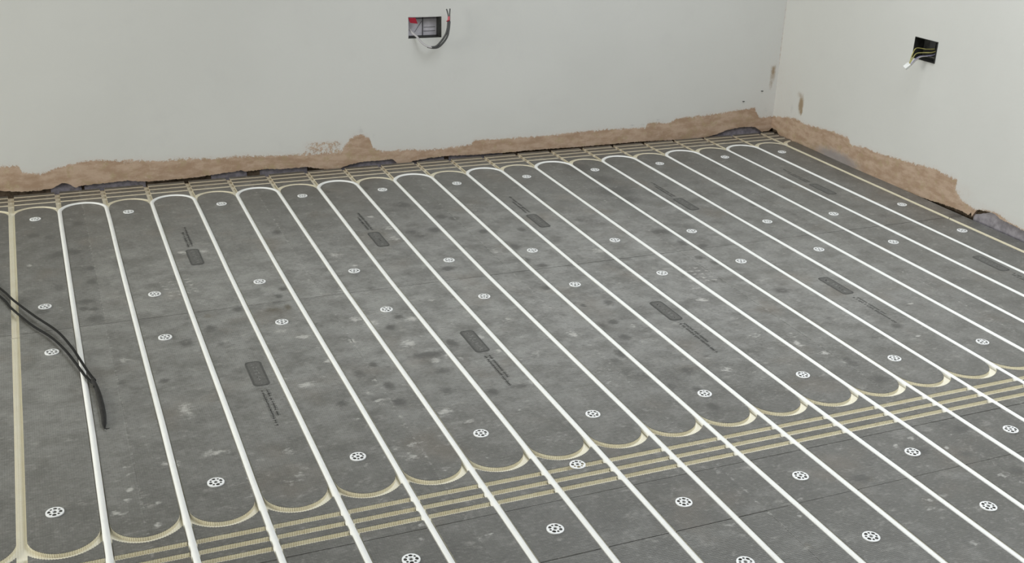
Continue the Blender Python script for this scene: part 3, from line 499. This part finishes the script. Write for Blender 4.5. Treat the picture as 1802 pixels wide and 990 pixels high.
# ---------------------------------------------------------------- walls
def lerp_profile(P, x):
    P = sorted(P); return np.interp(x, [p[0] for p in P], [p[1] for p in P])
def build_wall(name, P_edge, P_paint, smin, smax, hole, to3, away, special):
    """plaster skin in wall coordinates (s, z); ragged foot, real hole for the box"""
    s = smin; foot = []
    while s < smax:
        foot.append((s, max(-.016, float(lerp_profile(P_edge, s))+random.uniform(-.0016, .0016)))); s += .005
    foot.append((smax, float(lerp_profile(P_edge, smax))))
    outline = foot+[(smax, ZC), (smin, ZC)]
    g = []
    for z0, z1, st, a, b in ((0, .30, .0085, smin+.01, smax-.01), (.31, .7, .05, smin+.02, smax-.02)):
        gx, gz = np.meshgrid(np.arange(a, b, st), np.arange(z0, z1, st)); g.append(np.stack([gx.ravel(), gz.ravel()], 1))
    g = np.concatenate(g); g = g[in_poly(g[:, 0], g[:, 1], outline)]
    v, f = cdt([outline, hole], g)
    c = (v[f[:, 0]]+v[f[:, 1]]+v[f[:, 2]])/3
    f = f[in_poly(c[:, 0], c[:, 1], outline) & ~in_poly(c[:, 0], c[:, 1], hole)]
    ids, inv = np.unique(f.ravel(), return_inverse=True); f = inv.reshape(-1, 3); v = v[ids]
    vs = [to3(a, b, 0) for a, b in v]; fs = [tuple(int(i) for i in t) for t in f]
    n0 = len(vs)
    for a, b in boundary(fs):
        n = len(vs); vs += [to3(*v[a], away), to3(*v[b], away)]; fs.append((b, a, n, n+1))
    # orientation: faces must look into the room
    o = mesh(name, vs, fs, MAT_WALL); o['kind'] = 'structure'
    coat = np.zeros((len(vs), 4), np.float32); coat[:, 3] = 1; coat[:, 0] = .1
    d = v[:, 1]-lerp_profile(P_paint, v[:, 0])
    coat[:n0, 0] = np.clip(.5+d/.05, 0, 1)
    special(v, coat[:n0])
    at = o.data.attributes.new('coat', 'FLOAT_COLOR', 'POINT'); at.data.foreach_set('color', coat.ravel())
    bm = bmesh.new(); bm.from_mesh(o.data); bmesh.ops.recalc_face_normals(bm, faces=bm.faces[:]); bm.to_mesh(o.data); bm.free()
    return o
def blob(v, x, z, rx, rz): return np.exp(-((v[:, 0]-x)/rx)**2-((v[:, 1]-z)/rz)**2)
def special_back(v, c):
    # half painted, scrubbed patch and the brown knob beside it
    m = np.clip(1.25*np.exp(-(np.abs(v[:, 0]-1.135)/.085)**4-(np.abs(v[:, 1]-.088)/.026)**4), 0, 1)
    c[:, 0] = c[:, 0]*(1-m)+.50*m
    for x in (.42, .60, .82): c[:, 0] -= .12*blob(v, x, lerp_profile(PAINT_BACK, x)+.012, .06, .012)
    c[:, 2] = np.maximum(c[:, 2], .45*blob(v, 1.285, .142, .016, .02))
    c[:, 2] = np.maximum(c[:, 2], .35*blob(v, 1.34, .118, .012, .016))
    for x, z, rx, rz, s in ((3.207, .275, .017, .055, .72), (3.203, .225, .012, .04, .6)): c[:, 1] = np.maximum(c[:, 1], s*blob(v, x, z, rx, rz))
    c[:, 2] = np.maximum(c[:, 2], .35*blob(v, 3.19, .10, .02, .02))
    m = blob(v, 3.26, .15, .16, .30); c[:, 0] -= m*np.clip(c[:, 0]-.66, 0, 1)  # beige thin paint that also puts corner shade into the coat
    for x in (2.50, 2.555, 2.63): c[:, 2] = np.maximum(c[:, 2], .55*blob(v, x, lerp_profile(PAINT_BACK, x)+.012, .018, .007))
def special_right(v, c):
    for y, z, ry, rz, s in ((-.152, .170, .019, .044, 1.0), (-.140, .208, .032, .020, .55), (-.160, .142, .010, .020, 1.1)):
        c[:, 1] = np.maximum(c[:, 1], s*blob(v, y, z, ry, rz))
    c[:, 2] = np.maximum(c[:, 2], .45*blob(v, -.09, .135, .014, .03))
    c[:, 2] = np.maximum(c[:, 2], 1.0*blob(v, -.45, .008, .17, .038))
    c[:, 2] = np.maximum(c[:, 2], .30*blob(v, -.81, .140, .02, .006))
    m = blob(v, .04, .15, .22, .30); c[:, 0] -= m*np.clip(c[:, 0]-.66, 0, 1)  # corner shade painted into this wall's coat, as thin beige paint
    # thin white wash over the plaster near the foot of the wall
    m = np.clip(1.2*blob(v, -1.165, .085, .055, .035), 0, 1)
    c[:, 0] = c[:, 0]*(1-m)+.63*m
    c[:, 0] = np.where((v[:, 0] < -1.13) & (v[:, 1] < .075), np.minimum(c[:, 0], .75), c[:, 0])
    for y, z, ry, rz in ((-1.30, .060, .05, .005), (-1.40, .05, .06, .005)): c[:, 2] = np.maximum(c[:, 2], .3*blob(v, y, z, ry, rz))
BOX_L = [(1.482, .4925), (1.619, .4925), (1.618, .5735), (1.482, .5755)]
BOX_R = [(-.911, .505), (-.791, .505), (-.791, .585), (-.911, .585)]
SK = .013                                   # plaster thickness
wall_back = build_wall('wall_back', EDGE_BACK, PAINT_BACK, XL, XR+.012, BOX_L, lambda s, z, d: (s, YB+d, z), SK, special_back)
def bow(y): return .012*math.exp(-((y+.55)/.35)**2)
wall_right = build_wall('wall_right', EDGE_RIGHT, PAINT_RIGHT, YF, YB+.012, BOX_R, lambda s, z, d: (XR+d-bow(s), s, z), SK, special_right)
def slab_with_hole(name, s0, s1, hole, depth0, depth1, to3, m, parent):
    hx0, hx1 = min(p[0] for p in hole)-.003, max(p[0] for p in hole)+.003
    hz0, hz1 = min(p[1] for p in hole)-.003, max(p[1] for p in hole)+.003
    b = MB()
    for a0, a1, z0, z1 in ((s0, hx0, -.03, ZC), (hx1, s1, -.03, ZC), (hx0, hx1, -.03, hz0), (hx0, hx1, hz1, ZC)):
        P, Q = to3(a0, z0, depth0), to3(a1, z1, depth1)
        b.box(tuple(map(min, P, Q)), tuple(map(max, P, Q)))
    return b.build(name, m, parent)
slab_with_hole('masonry', XL, XR+.2, BOX_L, SK+.004, .16, lambda s, z, d: (s, YB+d, z), MAT_MASON, wall_back)
slab_with_hole('masonry', YF, YB+.012, BOX_R, SK+.001, .16, lambda s, z, d: (XR+d, s, z), MAT_MASON, wall_right)
# strips of purple-grey membrane showing under the broken plaster edge
def membrane(spans, to3, parent, d0, m=MAT_DPM):
    for s0, s1, h in spans:
        n = max(6, int((s1-s0)/.01)); v, f = [], []
        for j in range(n+1):
            s = s0+(s1-s0)*j/n; e = min(1, 4*min(j, n-j)/n+.25); top = h*e+random.uniform(-.002, .002)
            v += [to3(s, -.022, d0), to3(s, top, d0+.001), to3(s, -.022, d0+.0025), to3(s, top, d0+.0032)]
        for j in range(n):
            a, b = 4*j, 4*j+4
            f += [(a, b, b+1, a+1), (a+2, a+3, b+3, b+2), (a+1, b+1, b+3, a+3), (a, a+2, b+2, b)]
        f += [(0, 1, 3, 2), (4*n, 4*n+2, 4*n+3, 4*n+1)]
        mesh('membrane_strip', v, f, m, parent)
membrane(((.13, .235, .028), (.245, .46, .014), (.70, .835, .026), (.885, 1.07, .022), (1.17, 1.44, .024), (1.48, 1.64, .016), (1.66, 1.90, .010), (2.86, 3.19, .034)),
         lambda s, z, d: (s, YB+d, z), wall_back, .0135)
membrane(((-1.80, -1.226, .060), (-.62, -.30, .012)), lambda s, z, d: (XR+d-bow(s), s, z), wall_right, .009, MAT_DPM_PALE)

# the rest of the room, out of the picture: left wall with window opening, front wall with door opening, ceiling with rooflight opening
def framed(name, s0, s1, z0, z1, hole, to3, m):
    a, b, c, d = hole; q = MB()
    for s_a, s_b, z_a, z_b in ((s0, a, z0, z1), (b, s1, z0, z1), (a, b, z0, c), (a, b, d, z1)):
        if s_b-s_a < 1e-4 or z_b-z_a < 1e-4: continue
        P, Q = to3(s_a, z_a, 0), to3(s_b, z_b, .2)
        q.box(tuple(map(min, P, Q)), tuple(map(max, P, Q)))
    o = q.build(name, m); o['kind'] = 'structure'; return o
framed('wall_left', YF, YB, -.03, ZC, (-2.8, -.5, .05, 2.15), lambda s, z, d: (XL-d, s, z), MAT_PAINT)
framed('wall_front', XL, XR, -.03, ZC, (0.0, 2.4, 0.0, 2.1), lambda s, z, d: (s, YF-d, z), MAT_PAINT)
framed('ceiling', XL, XR, YF, YB, (1.3, 3.0, -3.35, -1.15), lambda s, y, d: (s, y, ZC+d), MAT_PAINT)
def window_frame(name, a, b, c, d, to3):
    q = MB(); w = .05
    for s_a, s_b, z_a, z_b in ((a, a+w, c, d), (b-w, b, c, d), (a+w, b-w, c, c+w), (a+w, b-w, d-w, d), ((a+b)/2-w/2, (a+b)/2+w/2, c+w, d-w)):
        P, Q = to3(s_a, z_a, .10), to3(s_b, z_b, .16); q.box(tuple(map(min, P, Q)), tuple(map(max, P, Q)))
    o = q.build(name, MAT_FRAME); o['kind'] = 'structure'
window_frame('window_1', -2.8, -.5, .05, 2.15, lambda s, z, d: (XL-d, s, z))
window_frame('window_2', 1.3, 3.0, -3.35, -1.15, lambda s, y, d: (s, y, ZC+d))
window_frame('door_1', 0.0, 2.4, 0.0, 2.1, lambda s, z, d: (s, YF-d, z))

# ---------------------------------------------------------------- heating pipes: ten loops, two runs each
ORD = ['first', 'second', 'third', 'fourth', 'fifth', 'sixth', 'seventh', 'eighth', 'ninth', 'tenth', 'eleventh', 'twelfth', 'thirteenth', 'fourteenth', 'fifteenth', 'sixteenth', 'seventeenth', 'eighteenth', 'nineteenth', 'twentieth']
PZ = -.0047
def run_path(k, rev):
    ys = [YC_BACK]+[y for y in (-.35, -.6, -.9, -1.19, -1.5, -1.8, -2.1, -2.38, -2.57, -3.0, -3.5, -4.2, -4.9)]
    P = [(run_x(k, y)+random.uniform(-.0006, .0006), y, PZ+random.uniform(-.0006, .0008)) for y in ys]
    return P[::-1] if rev else P
for i in range(10):
    k = 1+2*i
    a, b = run_path(k, True), run_path(k+1, False)
    xa, xb = a[-1][0], b[0][0]; cx, r = (xa+xb)/2, (xb-xa)/2
    arc = [(cx-r*math.cos(math.pi*j/20), YC_BACK+r*math.sin(math.pi*j/20), PZ) for j in range(1, 20)]
    o = MB().tube(a+arc+b, .0077, 14).build('heating_pipe', MAT_PIPE, None, True)
    tag(o, f'white plastic heating pipe looping through the floor grooves, {ORD[i]} loop from the left', 'pipe', 'white heating pipe loops in the floor boards')

# ---------------------------------------------------------------- fixing washers
def washer_meshes():
    R, n = .0178, 40
    circ = lambda x, y, rx, ry, ang, m: [(x+rx*math.cos(t)*math.cos(ang)-ry*math.sin(t)*math.sin(ang), y+rx*math.cos(t)*math.sin(ang)+ry*math.sin(t)*math.cos(ang)) for t in [2*math.pi*j/m for j in range(m)]]
    rim = circ(0, 0, R, R, 0, n)
    holes = []
    for j in range(8):
        a = math.pi/4*j; rr = .0111
        rx, ry = (.0036, .0045) if j % 2 == 0 else (.0027, .0029)
        holes.append(circ(rr*math.cos(a), rr*math.sin(a), rx, ry, a, 10))
    hub = circ(0, 0, .0052, .0052, 0, 16)
    v, f = cdt([rim, hub]+holes, [])
    c = (v[f[:, 0]]+v[f[:, 1]]+v[f[:, 2]])/3
    ok = in_poly(c[:, 0], c[:, 1], rim)
    for h in holes+[hub]: ok &= ~in_poly(c[:, 0], c[:, 1], h)
    f = [tuple(int(i) for i in t) for t in f[ok]]
    zt = lambda x, y: .0034-.0010*(math.hypot(x, y)/R)**2
    vs = [(x, y, zt(x, y)) for x, y in v]; fs = list(f)
    zb = lambda i: .0003 if math.hypot(vs[i][0], vs[i][1]) > R*.97 else vs[i][2]-.0009
    for a, b in boundary(f):
        m = len(vs); vs += [(vs[a][0], vs[a][1], zb(a)), (vs[b][0], vs[b][1], zb(b))]; fs.append((b, a, m, m+1))
    # dished hub
    m = len(vs)
    vs += [(x*.98, y*.98, .0031) for x, y in hub]+[(x*.66, y*.66, .0014) for x, y in hub]+[(0, 0, .0014)]
    fs += [(m+j, m+(j+1) % 16, m+16+(j+1) % 16, m+16+j) for j in range(16)]+[(m+16+j, m+16+(j+1) % 16, m+32) for j in range(16)]
    plate = bpy.data.meshes.new('perforated_plate'); plate.from_pydata(vs, [], fs); plate.materials.append(MAT_WASHER); plate.update()
    s = MB().tube([(0, 0, .0012), (0, 0, .0026), (0, 0, .0029)], [.0030, .0030, .0022], 12)
    screw = bpy.data.meshes.new('screw_head'); screw.from_pydata(s.v, [], s.f); screw.materials.append(MAT_SCREW); screw.update()
    return plate, screw
PLATE, SCREW = washer_meshes()
ROW_NAME = {-.275: 'first row from back wall', -1.03: 'second row from back wall', -1.335: 'third row from back wall', -2.08: 'fourth row from back wall', -2.478: 'fifth row from back wall', -2.71: 'sixth row from back wall'}
for x, y in WASHERS:
    k = int(math.floor(x/.15))
    where = 'left of first pipe run' if k == 0 else 'right of last pipe run' if k >= 20 else f'between {ORD[k-1]} and {ORD[k]} pipe runs from left'
    row = ROW_NAME[min(ROW_NAME, key=lambda q: abs(q-y))]
    lab = f'white perforated washer {where}, {row}'
    if abs(y+2.273) < .02: lab = 'white perforated washer lying over a cream header groove at the front'
    t = empty('fixing_washer', (x, y, 0), lab, 'washer', 'white fixing washers screwed into the boards', (0, 0, random.uniform(0, 6.28)))
    link('perforated_plate', PLATE, t); link('screw_head', SCREW, t)

# ---------------------------------------------------------------- black twin cord lying across the floor at the left
t = empty('power_cord', (CORD_A[7][0], CORD_A[7][1], 0), 'black twin core cable trailing in from the left with a dark sleeved end', 'cable')
off = Vector(t.location)
sub = lambda P: [Vector(p)-off for p in P]
MB().tube(sub(spline(CORD_A, 6)), .0033, 10).build('cable_core', MAT_BLACK, t, True)
MB().tube(sub(spline(CORD_B, 6)), .0033, 10).build('cable_core', MAT_BLACK, t, True)
sp = spline(SLEEVE, 6); m_ = len(sp)
rads = [.0052+.0012*math.sin(math.pi*min(1, j/(m_*.8)))-(.0052*max(0, (j/m_-.78)/.22)) for j in range(m_)]
o = MB().tube(sub(sp), rads, 12).build('end_sleeve', MAT_TAPE, t, True); o['label'] = 'dark grey tapered heat shrink end'
tb = MB().tube(sub([SLEEVE[0], (SLEEVE[0][0]+.002, SLEEVE[0][1]-.03, .011), (SLEEVE[0][0]-.001, SLEEVE[0][1]-.047, .0125)]), [.0016, .0016, .0008], 6)
tb.build('loose_strand', MAT_BLACK, t, True)
MB().tube(sub([(SLEEVE[-1][0], SLEEVE[-1][1]+.006, .004), (SLEEVE[-1][0]+.004, SLEEVE[-1][1]-.004, .005), (SLEEVE[-1][0]+.011, SLEEVE[-1][1]-.004, .006)]), [.0015, .0012, .0006], 6).build('loose_strand', MAT_BLACK, t, True)

# ---------------------------------------------------------------- socket boxes and their wires
def open_box(to3, s0, s1, z0, z1, d0, d1, w=.0012):
    q = MB()
    for A, B in (((s0, z0, d0), (s0+w, z1, d1)), ((s1-w, z0, d0), (s1, z1, d1)), ((s0, z0, d0), (s1, z0+w, d1)), ((s0, z1-w, d0), (s1, z1, d1))):
        P, Q = to3(*A), to3(*B); q.box(tuple(map(min, P, Q)), tuple(map(max, P, Q)))
    return q
toB = lambda s, z, d: (s, YB+d, z)
toR = lambda s, z, d: (XR+d, s, z)
t = empty('socket_box', toB(1.55, .4925, .04), 'steel double socket box recessed in the back wall with a red tab', 'socket box')
lo = Vector(t.location)
def local(mb, o): mb.v = [tuple(Vector(p)-Vector(o.location)) for p in mb.v]; return mb
for A, B, m in (((1.4825, .493, .002), (1.4837, .574, .040), MAT_STEEL), ((1.6105, .493, .002), (1.6175, .574, .040), MAT_BOX_SHADE),
                ((1.4825, .493, .002), (1.6175, .4965, .040), MAT_BOX_SHADE), ((1.4825, .5728, .002), (1.6175, .574, .040), MAT_STEEL)):
    local(MB().box(toB(*A), toB(*B)), t).build('box_side', m, t)  # right and bottom sides near-black to paint in their shade
q = MB().box(toB(1.4825, .493, .0385), toB(1.6175, .574, .0405)); local(q, t).build('back_plate', MAT_STEEL, t)
q = MB().box(toB(1.552, .497, .034), toB(1.5537, .573, .0384)); local(q, t).build('divider', MAT_SEAM, t)
q = MB().box(toB(1.486, .5615, .034), toB(1.609, .5627, .0384)); local(q, t).build('lug_bar', MAT_SEAM, t)
for z in (.512, .527): 
    q = MB().box(toB(1.557, z, .0375), toB(1.605, z+.0014, .0384)); local(q, t).build('pressed_rib', MAT_SEAM, t)
q = MB().tube([toB(1.520, .510, .037), toB(1.549, .552, .037)], .0007, 6); local(q, t).build('scored_line', MAT_SEAM, t)
v = [toB(a[0], a[2], -.0006) for a in RED_TAB]+[toB(a[0], a[2], .0018) for a in RED_TAB]
q = MB().add(v, [(3, 2, 1, 0), (4, 5, 6, 7), (0, 1, 5, 4), (1, 2, 6, 5), (2, 3, 7, 6), (3, 0, 4, 7)]); local(q, t)
o = q.build('red_tab', MAT_RED, t); o['label'] = 'red plastic tab in the top left corner'

t = empty('wall_cable', WIRE_LIGHT[0], 'grey cable hanging in a loop out of the double socket box', 'cable')
q = MB().tube(spline(WIRE_LIGHT, 6), .0042, 10); local(q, t).build('sheath', MAT_GREYPVC, t, True)
for P in (WIRE_ONE, WIRE_TWO):
    q = MB().tube(spline(P, 6), [.0040 if j < 38 else .0025 for j in range((len(P)-1)*6+1)], 8); local(q, t).build('wire', MAT_DARKPVC, t, True)
q = MB().tube(spline(RED_RING, 4), .0048, 10); local(q, t); o = q.build('red_sleeve', MAT_PINK, t, True); o['label'] = 'faded red sleeve around both wires'
a = Vector(RED_RING[0]); q = MB().tube([a, a+Vector((-.006, -.002, -.001)), a+Vector((-.011, -.004, -.003))], [.003, .0025, .001], 8); local(q, t).build('tape_end', MAT_RED, t, True)

t = empty('socket_box', toR(-.851, .505, .04), 'shade-darkened socket box recessed in the right wall, wires poking out', 'socket box')
local(open_box(toR, -.9105, -.7915, .5055, .5845, -.009, .040), t).build('box_side', MAT_BOX_SHADE, t)  # steel box in shadow, its shade put into the colour
q = MB().box(toR(-.9105, .5055, .0385), toR(-.7915, .5845, .0405)); local(q, t).build('back_plate', MAT_BOX_SHADE, t)
q = MB().box(toR(-.865, .545, .028), toR(-.835, .580, .0384)); local(q, t).build('lug', MAT_SEAM, t)
t = empty('wire_bundle', CONNECTOR[0], 'thin yellow and grey wires joined in a white connector at the right wall', 'wires')
for P, m, nm in ((YELLOW_A, MAT_EARTH, 'yellow wire'), (YELLOW_B, MAT_EARTH, 'yellow wire'), (GREY_A, MAT_LILAC, 'blue grey wire'), (GREY_B, MAT_BROWNW, 'grey wire')):
    q = MB().tube(spline(P, 6), .0019, 8); local(q, t); o = q.build('wire', m, t, True); o['label'] = nm
a, b = Vector(CONNECTOR[0]), Vector(CONNECTOR[1]); d = (b-a)
q = MB(); w = d.cross(Vector((1, 0, 0))).normalized()*.0085; h = d.cross(w).normalized()*.005
P = [a-w-h, a+w-h, a+w+h, a-w+h, b-w-h, b+w-h, b+w+h, b-w+h]
q.add(P, [(3, 2, 1, 0), (4, 5, 6, 7), (0, 1, 5, 4), (1, 2, 6, 5), (2, 3, 7, 6), (3, 0, 4, 7)]); local(q, t)
o = q.build('connector', MAT_CONN, t); o['label'] = 'white plastic connector block'

# two small dark nails left in the back wall near the corner
for (x, z), lab in (((3.061, .148), 'small dark nail in the back wall, the lower and further from the corner'), ((3.155, .190), 'small dark nail in the back wall, the higher and nearer the corner')):
    o = MB().tube([(0, .010, 0), (0, -.004, .0), (.003, -.009, .001)], [.0018, .0018, .0024], 8).build('nail', MAT_SEAM)
    o.location = (x, YB, z); tag(o, lab, 'nail', 'small nails near the corner')
